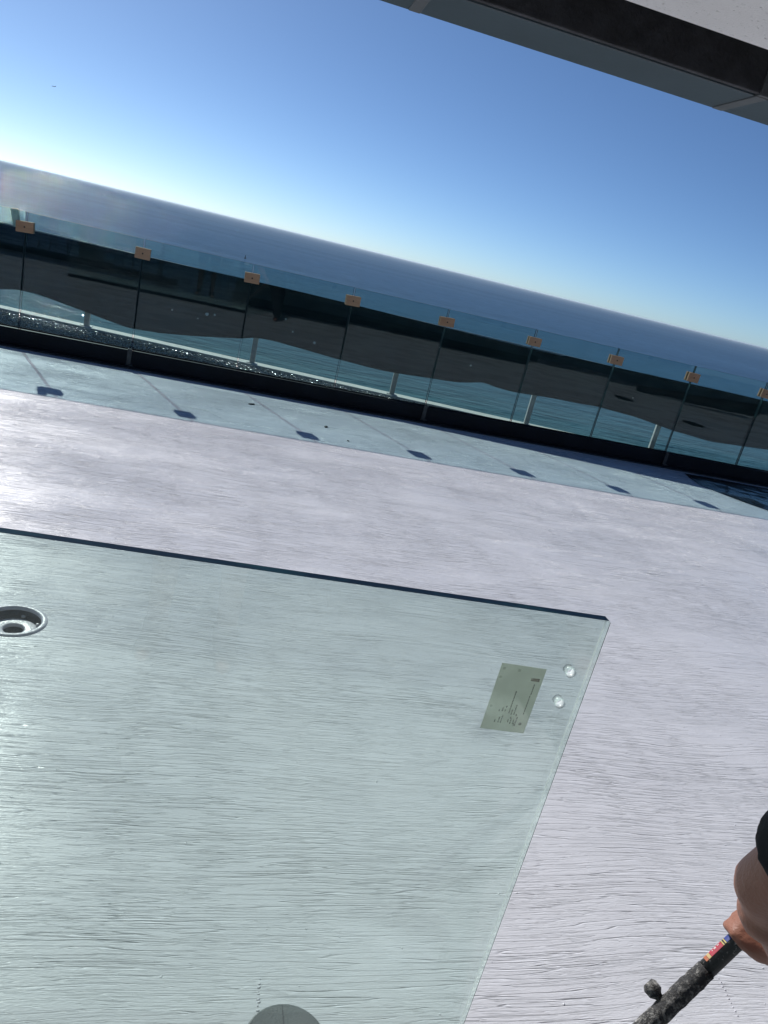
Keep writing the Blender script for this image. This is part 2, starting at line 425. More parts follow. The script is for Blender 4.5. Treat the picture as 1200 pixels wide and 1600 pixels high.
def table(loc, label, h=.74):
    t = tag(empty('patio_table', loc), label, 'table', 'patio furniture mirrored in the glass')
    wp = obj('table_top', box(-.42, .42, -.42, .42, h-.035, h, .01), MAT['white'], t)
    b = bmesh.new(); tube(b, [(0, 0, .03), (0, 0, h-.04)], [.05, .05]); obj('column', bm_mesh(b), MAT['steel'], t)
    obj('base', lathe([(0, .03), (.22, .02), (.26, .0), (0, 0)], 24), MAT['dark'], t)
def chair(loc, rz, label):
    t = tag(empty('patio_chair', loc, (0, 0, rz)), label, 'chair', 'patio furniture mirrored in the glass')
    obj('seat', box(-.22, .22, -.22, .22, .42, .45, .01), MAT['white'], t)
    obj('backrest', box(-.22, .22, .20, .235, .50, .86, .012), MAT['white'], t)
    for sx in (-1, 1):
        for sy in (-1, 1):
            b = bmesh.new(); tube(b, [(sx*.2, sy*.2, 0), (sx*.18, sy*.18, .42)], [.014, .017], 8); obj('leg', bm_mesh(b), MAT['steel'], t)
        b = bmesh.new(); tube(b, [(sx*.18, .2, .44), (sx*.18, .215, .56)], [.014, .014], 8); obj('back_support', bm_mesh(b), MAT['steel'], t)
table((-2.2, -2.6, 0), 'white patio table mirrored in the glass left of the second wooden block')
table((-1.0, -2.4, 0), 'white patio table mirrored in the glass right of the second wooden block')
chair((-3.1, -2.4, 0), .4, 'white chair mirrored in the glass beside the leftmost wooden block')
chair((-1.6, -1.9, 0), 2.6, 'white chair mirrored in the glass beneath the second wooden block')
chair((.15, -2.0, 0), -.5, 'white chair mirrored in the glass left of the third wooden block')
# black roll of membrane and two square plates on the deck off to the right, seen only in the glass
b = bmesh.new(); pts = [(9.3+.34*i, -.05+.075*i+.03*math.sin(i*1.7), .07+.02*i) for i in range(9)]
tube(b, pts, [.055+.011*i+.008*math.sin(i*2.3) for i in range(9)], 14)
tag(obj('membrane_roll', bm_mesh(b), MAT['dark'], smooth=True), 'long black roll of membrane mirrored in the right of the glass', 'roll')
for (x, y), s in (((7.9, 1.88), 'left'), ((8.53, 3.31), 'right')):
    bx_ = obj('floor_box', box(-.13, .13, -.15, .15, .001, .03, .012), MAT['dark'], loc=(x, y, 0))
    tag(bx_, 'small black square floor box, the %s one of two mirrored in the glass' % s, 'floor box', 'black floor boxes')

# ------------------------------------------------------------------ far balustrade
ORD = ['leftmost', 'second from left', 'third from left', 'fourth from left', 'fifth from left', 'sixth from left', 'seventh from left', 'eighth from left', 'ninth from left', 'rightmost']
GT = .0175
def pane_mesh(x0, x1, z0, z1, t):
    bm = bmesh.new()
    c = [[bm.verts.new((x, y, z)) for x, z in ((x0, z0), (x1, z0), (x1, z1), (x0, z1))] for y in (-t/2, t/2)]
    f = bm.faces.new(c[0]); f = bm.faces.new(list(reversed(c[1])))
    for k in range(4):
        f = bm.faces.new((c[0][k], c[1][k], c[1][(k+1) % 4], c[0][(k+1) % 4])); f.material_index = 1
    bmesh.ops.recalc_face_normals(bm, faces=bm.faces)
    es = [e for e in bm.edges if len(e.link_faces) == 2 and sum(fc.material_index for fc in e.link_faces) == 1]
    bmesh.ops.bevel(bm, geom=es, offset=.0015, segments=1, affect='EDGES', material=1)
    return bm_mesh(bm)
panel_me = pane_mesh(.006, PW-.006, .06, 1.145, GT)
for i in range(-3, 12):
    x = X0 + PW*i
    o = obj('glass_panel', panel_me, (MAT['far_glass'], MAT['glass_edge']), loc=(x, GY, 0), rot=(0, 0, random.uniform(-.004, .004)))
    o.rotation_euler.x = random.uniform(-.004, .004)
    k = i+1
    lab = ORD[k]+' glass panel in view of the far balustrade' if 0 <= k < 10 else ({-3: 'second', -2: 'first'}[i]+' glass panel beyond the left edge of the picture' if k < 0 else {9: 'first', 10: 'second', 11: 'third'}[i]+' glass panel beyond the right edge of the picture')
    tag(o, lab, 'glass panel', 'far balustrade panels')
# base shoe in lengths of three panels, splices at the second, fifth and eighth joint
names = {-2: 'dark base channel of the balustrade beyond the left edge', 1: 'dark base channel between the first two splices from left', 4: 'dark base channel between the second and third splices from left',
         7: 'dark base channel right of the last splice', -5: 'dark base channel far out of frame left', 10: 'dark base channel far out of frame right'}
names[-2] = 'dark base channel left of the first splice'
for i0 in (-5, -2, 1, 4, 7, 10):
    xa, xb = X0+PW*i0, X0+PW*(i0+3)
    ch = tag(empty('base_channel', (xa, GY, 0)), names[i0], 'base channel', 'base channels of the far balustrade')
    L = xb-xa
    bm = bmesh.new()
    box(.004, L-.004, -.055, -.0115, .004, .155, .003, bm); box(.004, L-.004, .0115, .055, .004, .155, .003, bm); box(.006, L-.006, -.0115, .0115, .004, .05, 0, bm)
    obj('shoe', bm_mesh(bm), MAT['shoe'], ch)
    obj('foot_flange', box(.002, L-.002, -.125, -.056, .004, .018, .003), MAT['shoe'], ch)
    obj('edge_trim', box(.002, L-.002, -.165, -.128, .003, .009, .002), MAT['splice'], ch)
    obj('gasket', box(.002, L-.002, -.0112, -.009, .155, .166, 0), MAT['dark'], ch)
    sp = bmesh.new(); box(-.028, .012, -.068, -.056, .02, .170, .003, sp); box(-.03, .03, -.085, -.0565, .0, .03, .003, sp)
    obj('splice', bm_mesh(sp), MAT['splice'], ch)

# wooden blocks clamped over the joints
BO = ['leftmost', 'second', 'third', 'fourth', 'fifth', 'sixth', 'seventh', 'eighth', 'rightmost']
for k in range(9):
    x = X0+PW*k; wd = random.uniform(.125, .15); hg = random.uniform(.085, .10); th = random.uniform(.055, .075)
    bm = bmesh.new()                     # a block with a slot that sits over both panes
    box(-wd/2, wd/2, -th/2, -.0105, -hg/2, hg/2, .004, bm); box(-wd/2, wd/2, .0105, th/2, -hg/2, hg/2, .004, bm); box(-.0045, .0045, -.0105, .0105, -hg/2+.004, hg/2-.004, 0, bm)
    o = obj('wooden_block', bm_mesh(bm), MAT['wood'], loc=(x+random.uniform(-.008, .008), GY, 1.02), rot=(0, random.uniform(-.07, .07), 0))
    lab = ('leftmost wooden block' if k == 0 else 'rightmost wooden block, cut by the picture edge' if k == 8 else BO[k]+' wooden block from left') + ', clamped over a glass joint'
    tag(o, lab, 'wooden block', 'wooden blocks on the glass joints')
    sc = bmesh.new(); q = bmesh.ops.create_cone(sc, cap_ends=True, segments=10, radius1=.007, radius2=.007, depth=.004)
    bmesh.ops.rotate(sc, matrix=Matrix.Rotation(math.pi/2, 3, 'X'), verts=sc.verts)
    obj('screw', bm_mesh(sc), MAT['dark'], o, loc=(.0, -th/2-.001, .0))
# pale foam wedge behind the first block
bm = bmesh.new(); box(-.032, .032, -.02, .02, -.075, .075, .015, bm)
for v in bm.verts: v.co.x += .25*max(0, -v.co.z)*.5; v.co.y *= 1+.5*v.co.z/.075
tag(obj('foam_wedge', bm_mesh(bm), MAT['foam'], loc=(X0-.10, GY+.045, 1.075), rot=(0, -.18, 0), smooth=True), 'pale foam wedge tucked behind the leftmost wooden block', 'foam wedge')

# ------------------------------------------------------------------ outer low fence with the black tarp
ang = math.atan(-.167)
def fpt(x, off=0.0, z=0.0):              # off: outwards from the fence line
    return Vector((x + .165*off, fence_y(x)+off*.986, z))
px = [-2.95, -1.178, .624, 2.218, 3.817, 5.352]
pl = ['out of frame left', 'leftmost', 'second from left', 'middle', 'second from right', 'rightmost']
for i, x in enumerate(px):
    t = tag(empty('fence_post', fpt(x, .035, .03), (0, 0, ang)), 'pale fence post behind the glass, %s, its top hidden by the tarp' % pl[i], 'post', 'posts of the outer fence')
    obj('upright', box(-.028, .028, -.02, .02, 0, .86, .004), MAT['post'], t)
    obj('foot_plate', box(-.06, .06, -.035, .035, 0.001, .012, .002), MAT['post'], t)
# curb
bm = bmesh.new(); xa, xb = -9.0, 7.1
ring = []
for x in (xa, xb):
    ring.append([bm.verts.new(fpt(x, o_, z_)) for o_, z_ in ((-.04, -.05), (-.04, .028), (-.032, .034), (.13, .038), (.14, .03), (.14, -.3))])
for k in range(5): bm.faces.new((ring[0][k], ring[1][k], ring[1][k+1], ring[0][k+1]))
bm.faces.new(ring[0]); bm.faces.new(list(reversed(ring[1]))); bmesh.ops.recalc_face_normals(bm, faces=bm.faces)
tag(obj('curb', bm_mesh(bm), MAT['curb']), 'pale low curb along the terrace edge beyond the gravel', 'curb')
# tarp: straight top, sagging wavy lower edge
low = [(-4.5, .25), (-3.2, .12), (-2.6, .15), (-2.083, .222), (-1.903, .262), (-1.7, .268), (-1.558, .256), (-1.219, .205), (-.9, .148), (-.701, .123), (-.394, .144), (-.054, .187), (.25, .24), (.491, .284),
       (.62, .325), (.835, .335), (1.122, .322), (1.485, .304), (1.85, .294), (2.144, .293), (2.35, .302), (2.597, .315), (2.876, .334), (3.05, .366), (3.195, .407), (3.33, .385), (3.546, .373),
       (3.85, .392), (4.149, .411), (4.529, .436), (5.009, .413), (5.509, .353), (6.006, .321), (6.5, .36), (6.95, .40)]
lx = np.array([a for a, b in low]); lz = np.array([b for a, b in low])
xs = np.linspace(-4.5, 6.95, 240); zl = np.interp(xs, lx, lz)
ker = np.array([.25, .5, .25]); zl = np.convolve(np.pad(zl, 1, 'edge'), ker, 'valid')
bm = bmesh.new(); rows = 15; g0 = []
for i, x in enumerate(xs):
    col = []
    ztop = .905 + .012*math.sin(x*1.1+.5) + (.012 if x > 4 else 0)
    for j in range(rows):
        f_ = j/(rows-1); z = zl[i]*(1-f_) + ztop*f_
        bil = (1-f_)*.05*math.sin(x*2.1+1.0) + .018*math.sin(x*5.3+f_*4)*(1-f_) + .02*mnoise.noise(Vector((x*2.2, z*3.0, .3)))
        col.append(bm.verts.new(fpt(x, min(bil-.02, -.002), z)))
    g0.append(col)
for a, b_ in zip(g0, g0[1:]):
    for j in range(rows-1): bm.faces.new((a[j], b_[j], b_[j+1], a[j+1]))
bmesh.ops.solidify(bm, geom=bm.faces[:], thickness=.002)
tarp = tag(obj('tarp', bm_mesh(bm), MAT['tarp'], smooth=True), 'black tarp with a sagging wavy lower edge hung along the outer fence', 'tarp')
bm = bmesh.new(); tube(bm, [fpt(-4.5, .035, .893), fpt(6.95, .035, .893)], [.014, .014], 10)
tag(obj('fence_rail', bm_mesh(bm), MAT['post']), 'thin metal rail behind the top edge of the black tarp', 'rail')
# pale paint spots stuck to the tarp
for sx, sz, r in ((.07, .46, .022), (.15, .47, .012), (-.02, .39, .008), (1.25, .42, .017), (1.0, .48, .01), (.9, .60, .009), (3.0, .56, .012), (-.3, .42, .009), (4.9, .62, .008), (2.6, .68, .007)):
    bm = bmesh.new(); n_ = 11
    cc = bm.verts.new((0, -.003, 0)); rv = [bm.verts.new((r*random.uniform(.6, 1.2)*math.cos(2*math.pi*k/n_), 0, r*random.uniform(.6, 1.2)*math.sin(2*math.pi*k/n_))) for k in range(n_)]
    for k in range(n_): bm.faces.new((cc, rv[(k+1) % n_], rv[k]))
    i_ = int(np.argmin(abs(xs-sx))); p_ = fpt(sx, 0, sz)
    near = min((v for v in tarp.data.vertices), key=lambda v: (v.co.x-p_.x)**2+(v.co.z-p_.z)**2).co
    obj('paint_spot', bm_mesh(bm), MAT['white'], tarp, loc=(p_.x, near.y-.018, p_.z))

# ------------------------------------------------------------------ gravel strip (stuff)
def gravel():
    base = [Vector(v) for v in ((0, 0, 1), (.9, 0, .1), (.28, .86, .05), (-.73, .53, .12), (-.73, -.53, .02), (.28, -.86, .1), (0, 0, -1))]
    fc = [(0, 1, 2), (0, 2, 3), (0, 3, 4), (0, 4, 5), (0, 5, 1), (6, 2, 1), (6, 3, 2), (6, 4, 3), (6, 5, 4), (6, 1, 5)]
    B = np.array([tuple(v) for v in base]); verts = []; faces = []
    n = 0
    pts = []
    for x in np.arange(-3.6, 6.6, .026):
        for y in np.arange(GY+.07, fence_y(x)-.045, .026):
            pts.append((x+rng.uniform(-.012, .012), y+rng.uniform(-.012, .012)))
    for x, y in pts:
        s = rng.uniform(.010, .021); a = rng.uniform(0, 6.28, 3)
        R = (Matrix.Rotation(a[0], 3, 'Z') @ Matrix.Rotation(rng.uniform(-.7, .7), 3, 'X'))
        b = (B*rng.uniform(.7, 1.25, B.shape)*np.array([s, s*rng.uniform(.6, 1), s*rng.uniform(.5, .8)])) @ np.array(R).T
        verts.append(b + np.array([x, y, rng.uniform(.0, .018)])); faces.extend([(i+n, j+n, k+n) for i, j, k in fc]); n += 7
    me = bpy.data.meshes.new('gravel'); me.from_pydata(np.concatenate(verts).tolist(), [], faces); me.update()
    return me
o = obj('gravel', gravel(), MAT['stone']); o['kind'] = 'stuff'; tag(o, 'dark glinting gravel strip between the glass and the curb', 'gravel')

# ------------------------------------------------------------------ dark plastic sheet on the deck at the right
bm = bmesh.new(); out_ = [(5.40, 7.17), (5.34, 6.98), (5.30, 6.72), (5.38, 6.56), (5.55, 6.30), (5.8, 6.02), (6.3, 5.92), (7.2, 5.95), (8.0, 6.1), (8.1, 7.15), (7.0, 7.16), (6.2, 7.18)]
cx, cy = 6.7, 6.6; rings_ = []
for s in (1.0, .8, .55, .3):
    rings_.append([bm.verts.new((cx+(x-cx)*s, cy+(y-cy)*s, .004+.012*(1-s)+(.016*abs(math.sin(x*3+y*5+s*9)) if s < 1 else 0))) for x, y in out_])
cv_ = bm.verts.new((cx, cy, .02))
for a, b_ in zip(rings_, rings_[1:]):
    for k in range(12): bm.faces.new((a[k], a[(k+1) % 12], b_[(k+1) % 12], b_[k]))
for k in range(12): bm.faces.new((rings_[-1][k], rings_[-1][(k+1) % 12], cv_))
bmesh.ops.recalc_face_normals(bm, faces=bm.faces); bmesh.ops.subdivide_edges(bm, edges=bm.edges[:], cuts=2, smooth=.6, use_grid_fill=True)
tag(obj('plastic_sheet', bm_mesh(bm), simple('dark_plastic', (.014, .018, .024), .16, 0, .4, 4, .01, 5), smooth=True), 'dark glossy plastic sheet lying on the deck by the base channel at right', 'plastic sheet')
# chips of debris on the deck
for (x, y), s, rz, wh in (((.55, 6.72), .020, .4, 'in front of the third wooden block'), ((1.18, 6.36), .018, 1.2, 'between two block shadows, near the middle'), ((1.32, 6.0), .010, 2.0, 'close to the edge of the glass shadow')):
    bm = bmesh.new(); q = bmesh.ops.create_icosphere(bm, subdivisions=2, radius=s)
    for v in bm.verts: v.co = Vector((v.co.x*1.6, v.co.y*.8, v.co.z*.35)) * (1+.35*mnoise.noise(v.co*90))
    tag(obj('debris_chip', bm_mesh(bm), MAT['dark'], loc=(x, y, .004), rot=(0, 0, rz)), 'small dark chip of debris on the deck %s' % wh, 'debris')

# ------------------------------------------------------------------ floor drain and dark round cover seen through the near glass
dr = tag(empty('floor_drain', (DRX, DRY, 0)), 'round floor drain with a shade-dark cup and centre outlet, seen through the near glass', 'drain')
obj('rim', lathe([(.112, .0005), (.110, .0042), (.100, .005), (.094, .0035), (.0915, -.002), (.091, -.008)], 64), MAT['ring'], dr, smooth=True)
obj('cup', lathe([(.0935, -.004), (.0925, -.0055), (.091, -.030), (.089, -.040), (.060, -.042)], 64), MAT['cup'], dr, smooth=True)  # cup is coloured near-black to hold the shade inside the recess
obj('inner_plate', lathe([(.078, -.038), (.077, -.029), (.072, -.0265), (.040, -.026), (.0345, -.0285), (.034, -.038)], 64), MAT['ring'], dr, loc=(.004, -.012, 0), smooth=True)
obj('outlet', lathe([(.0345, -.030), (.033, -.16), (0, -.16)], 48), MAT['dark'], dr, loc=(.004, -.012, 0), smooth=True)
bm = bmesh.new()
for a in (.02, .30, 1.35):
    q = bmesh.ops.create_icosphere(bm, subdivisions=2, radius=random.uniform(.006, .011))
    bmesh.ops.transform(bm, matrix=Matrix.Translation((.080*math.cos(a), .080*math.sin(a), -.034+random.uniform(0, .012))) @ Matrix.Rotation(a, 4, 'Z') @ Matrix.Diagonal((.7, random.uniform(.7, 1.5), .6, 1)), verts=q['verts'])
o = obj('paint_drip', bm_mesh(bm), MAT['ring'], dr, smooth=True); o['kind'] = 'stuff'
cvp = tag(empty('round_cover', (.368, 1.03, 0)), 'flat dark grey round cover on the deck at the bottom of the picture', 'cover')
obj('plate', lathe([(.0865, .0005), (.086, .004), (.083, .0055), (0, .0056)], 64), MAT['disc'], cvp, smooth=False)
obj('seam', box(-.001, .001, -.082, .082, .0056, .0064), MAT['cup'], cvp)

# ------------------------------------------------------------------ near glass panel with two drilled holes and its paper label
NY, NX, NZ, NT = .965, .690, 1.045, .0165
def near_pane():
    x0, x1, z0, z1 = -2.2, NX, .024, NZ
    bm = bmesh.new(); seg = 28
    def loop(y):
        o_ = [bm.verts.new((x, y, z)) for x, z in ((x0, z0), (x1, z0), (x1, z1-.003), (x1-.003, z1), (x0, z1))]
        hs = [[bm.verts.new((hx+.0082*math.cos(2*math.pi*k/seg), y, hz+.0082*math.sin(2*math.pi*k/seg))) for k in range(seg)] for hx, hz in HOLES]
        es = []
        for L in [o_]+hs:
            for k in range(len(L)): es.append(bm.edges.new((L[k], L[(k+1) % len(L)])))
        bmesh.ops.triangle_fill(bm, use_beauty=True, edges=es)
        return o_, hs
    a, ha = loop(NY-NT/2); b, hb = loop(NY+NT/2)
    for k in range(5):
        if k == 1:                       # right edge: dark strip, clear face, white strip painting its glint
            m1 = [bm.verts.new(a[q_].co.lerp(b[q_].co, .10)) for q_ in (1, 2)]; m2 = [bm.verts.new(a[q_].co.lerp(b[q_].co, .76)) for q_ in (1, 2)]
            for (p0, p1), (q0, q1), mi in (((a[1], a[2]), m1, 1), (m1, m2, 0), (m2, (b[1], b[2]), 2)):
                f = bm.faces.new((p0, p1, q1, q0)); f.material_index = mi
            continue
        f = bm.faces.new((a[k], a[(k+1) % 5], b[(k+1) % 5], b[k])); f.material_index = 1
    for la, lb in zip(ha, hb):
        for k in range(seg):
            f = bm.faces.new((la[k], la[(k+1) % seg], lb[(k+1) % seg], lb[k])); f.material_index = 3; f.smooth = True
    bmesh.ops.recalc_face_normals(bm, faces=bm.faces)
    return bm_mesh(bm)
def on_y(px_, py_, Y):
    d = (px_-600)/F_PX*ri - (py_-800)/F_PX*ui + fw; t = Y/d.y; return Vector((0, 0, 1.5)) + d*t
HOLES = []
for q in ((894, 1054), (877, 1102)):
    v = on_y(*q, NY-NT/2); HOLES.append((v.x, v.z))
NTH = math.atan(.055); NROT = Matrix.Rotation(-NTH, 3, 'Z'); NPIV = Vector((NX, NY, 0))
ng = tag(empty('near_glass', NPIV-NROT @ NPIV, (0, 0, -NTH)), 'large clear glass panel in the foreground with two drilled holes at its right edge', 'glass panel')
obj('pane', near_pane(), (MAT['near_glass'], MAT['glass_edge'], MAT['glass_edge_glint'], MAT['hole']), ng)
bm = bmesh.new(); box(-2.2, NX, NY-.040, NY-.0115, .002, .045, .003, bm); box(-2.2, NX, NY+.0115, NY+.030, .002, .045, .003, bm); box(-2.2, NX, NY-.0115, NY+.0115, .002, .022, 0, bm)
obj('shoe', bm_mesh(bm), MAT['shoe'], ng)
bm = bmesh.new(); box(NX-.004, NX+.004, NY-.008, NY+.006, -.009, .009, .002, bm)
e = on_y(915, 1070, NY)
obj('edge_chip', bm_mesh(bm), MAT['glass_edge'], ng, loc=(NX-.002, 0, e.z))
# label on the far face
c4 = [on_y(*q, NY+NT/2+.0006+.0145) for q in ((753, 1139), (820, 1145), (851, 1044), (783, 1037))]
og = (c4[0]+c4[1]+c4[2]+c4[3])/4
lw = ((c4[1]-c4[0]).length+(c4[2]-c4[3]).length)/2; lh = ((c4[3]-c4[0]).length+(c4[2]-c4[1]).length)/2
tilt = math.atan2(c4[1].z-c4[0].z, c4[1].x-c4[0].x)
lb = tag(empty('paper_label', og, (0, -tilt, -NTH)), 'grey green paper label with faint print on the near glass', 'label')
paper_o = obj('paper', box(-lw/2, lw/2, 0, .0005, -lh/2, lh/2), MAT['paper'], lb)
def mark(name, u0, u1, v0, v1, mat):   # u across 0..1, v up 0..1
    obj(name, box((u0-.5)*lw, (u1-.5)*lw, -.0005, -.0001, (v0-.5)*lh, (v1-.5)*lh), mat, paper_o)
mark('print_block', .74, .93, .80, .845, MAT['print_red'])
rp = random.Random(3)
for u, v0, v1 in ((.83, .29, .58), (.84, .60, .76), (.50, .28, .62), (.62, .27, .42), (.56, .26, .34), (.68, .25, .29), (.40, .30, .33), (.34, .30, .36), (.27, .29, .32), (.41, .36, .39),
                  (.25, .12, .16), (.33, .12, .21), (.39, .12, .24), (.54, .14, .20), (.58, .20, .24), (.60, .12, .21), (.66, .12, .20), (.72, .10, .24), (.69, .10, .16)):
    v = v0
    while v < v1-.004:                 # a run of short words
        e_ = min(v1, v+rp.uniform(.018, .05)); mark('print_line', u, u+.022, v, e_, MAT['print']); v = e_+.008
def disc(name, u, v, r, mat):
    b = bmesh.new(); bmesh.ops.create_cone(b, cap_ends=True, segments=18, radius1=r, radius2=r, depth=.0004)
    bmesh.ops.rotate(b, matrix=Matrix.Rotation(math.pi/2, 3, 'X'), verts=b.verts)
    obj(name, bm_mesh(b), mat, paper_o, loc=((u-.5)*lw, -.0004, (v-.5)*lh))
disc('print_dot', .84, .14, .0028, MAT['print'])
for u, v in ((.42, .93), (.06, .80), (.07, .36), (.08, .93)): disc('glue_dot', u, v, .0026, MAT['glue'])

# ------------------------------------------------------------------ far marks: airliner and a buoy
def at_px(px_, py_, dist):
    d = (px_-600)/F_PX*ri - (py_-800)/F_PX*ui + fw; return Vector((0, 0, 1.5)) + d.normalized()*dist
ap = tag(empty('airliner', at_px(84, 135, 7000), (0, 0, -.55)), 'tiny airliner high in the sky at upper left', 'airplane')
b = bmesh.new(); tube(b, [(-19, 0, 0), (-17, 0, 0), (-10, 0, 0), (10, 0, 0), (16, 0, .8), (20, 0, 1.6)], [.4, 1.5, 2, 2, 1.3, .4], 12)
obj('fuselage', bm_mesh(b), MAT['wall'], ap)
for s in (-1, 1):
    b = bmesh.new(); vs = [b.verts.new(p) for p in ((-4, 0, -.6), (3, 0, -.6), (9, s*17, .6), (6.5, s*17, .6))]; b.faces.new(vs)
    bmesh.ops.solidify(b, geom=b.faces[:], thickness=.4); obj('wing', bm_mesh(b), MAT['wall'], ap)
b = bmesh.new(); vs = [b.verts.new(p) for p in ((13, 0, 1.5), (18.5, 0, 2), (20, 0, 8), (17.5, 0, 8))]; b.faces.new(vs)
bmesh.ops.solidify(b, geom=b.faces[:], thickness=.4); obj('tail_fin', bm_mesh(b), MAT['wall'], ap)
d = (383-600)/F_PX*ri - (404-800)/F_PX*ui + fw; tt = (SEA_Z-1.5)/d.z; bp = Vector((0, 0, 1.5))+d*tt
by = tag(empty('buoy', bp), 'tiny dark channel buoy out on the sea', 'buoy')
by.scale = (.55, .55, .55)
obj('float', lathe([(0, -.3), (1.0, -.3), (1.1, .1), (.9, .5), (0, .6)], 16), MAT['dark'], by); b = bmesh.new(); tube(b, [(0, 0, .5), (0, 0, 3.0)], [.4, .14], 8); obj('tower', bm_mesh(b), MAT['dark'], by)

# ------------------------------------------------------------------ people
def remeshed(bm, voxel, smooth_it=4, factor=.5):
    me = bm_mesh(bm); t = bpy.data.objects.new('tmp', me); C.objects.link(t)
    m = t.modifiers.new('r', 'REMESH'); m.mode = 'VOXEL'; m.voxel_size = voxel
    s = t.modifiers.new('s', 'SMOOTH'); s.iterations = smooth_it; s.factor = factor
    dg = bpy.context.evaluated_depsgraph_get(); dg.update()
    r = bpy.data.meshes.new_from_object(t.evaluated_get(dg)); bpy.data.objects.remove(t)
    return r
def cap(bm, a, b, ra, rb, seg=14):
    a, b = Vector(a), Vector(b)
    tube(bm, [a, b], [ra, rb], seg)
    for p, r in ((a, ra), (b, rb)): ell(bm, p, (r, r, r))
def look(fwd, upv=Vector((0, 0, 1))):
    y = fwd.normalized(); x = y.cross(upv).normalized(); z = x.cross(y); return Matrix((x, y, z)).transposed()
def chain(bm, pts, rads):
    for i in range(len(pts)-1): cap(bm, pts[i], pts[i+1], rads[i], rads[i+1], 10)
def fist(bm, c, axis, back, grip_r, s=1.0, thumb_along=1):
    """palm, four fingers and a thumb closed around a bar through c along axis; back = towards the back of the hand"""
    axis = axis.normalized(); back = (back - axis*back.dot(axis)).normalized(); side = axis.cross(back).normalized()
    R = grip_r+.010*s
    def pol(t, r, k): return c + axis*k + r*(math.cos(t)*back + math.sin(t)*side)
    for i, k in enumerate((-.032, -.011, .010, .031)):          # fingers wrap round the bar
        ln = (.80, .95, 1.0, .92)[i]
        angs = [-.35+2.75*ln*q/5 for q in range(6)]
        pts = [pol(a, R+(.006 if j == 1 else 0), k*s) for j, a in enumerate(angs)]
        chain(bm, pts, [.0105*s, .0105*s, .0098*s, .0092*s, .0085*s, .0075*s])
    for i, k in enumerate((-.030, -.010, .010, .030)):          # palm slab on the wrist side
        cap(bm, pol(-.35, R+.004, k*s), pol(-1.25, R+.012, k*s*.8), .013*s, .014*s, 10)
    cap(bm, pol(-.9, R+.006, -.018*s), pol(-.9, R+.006, .018*s), .020*s, .020*s, 12); cap(bm, pol(-1.1, R+.010, 0), pol(-1.30, R+.050*s, 0), .027*s, .025*s, 12)
    th = [pol(-1.35, R+.014, .030*s), pol(-1.9, R+.008, .052*s), pol(-2.9, R+.003, .058*s), pol(-3.7, R, .050*s)]
    if thumb_along < 0: th = [c + (p-c) - 2*axis*((p-c).dot(axis)) for p in th]
    chain(bm, th, [.015*s, .0135*s, .0115*s, .009*s])
    return pol(-1.30, R+.050*s, 0)                              # wrist
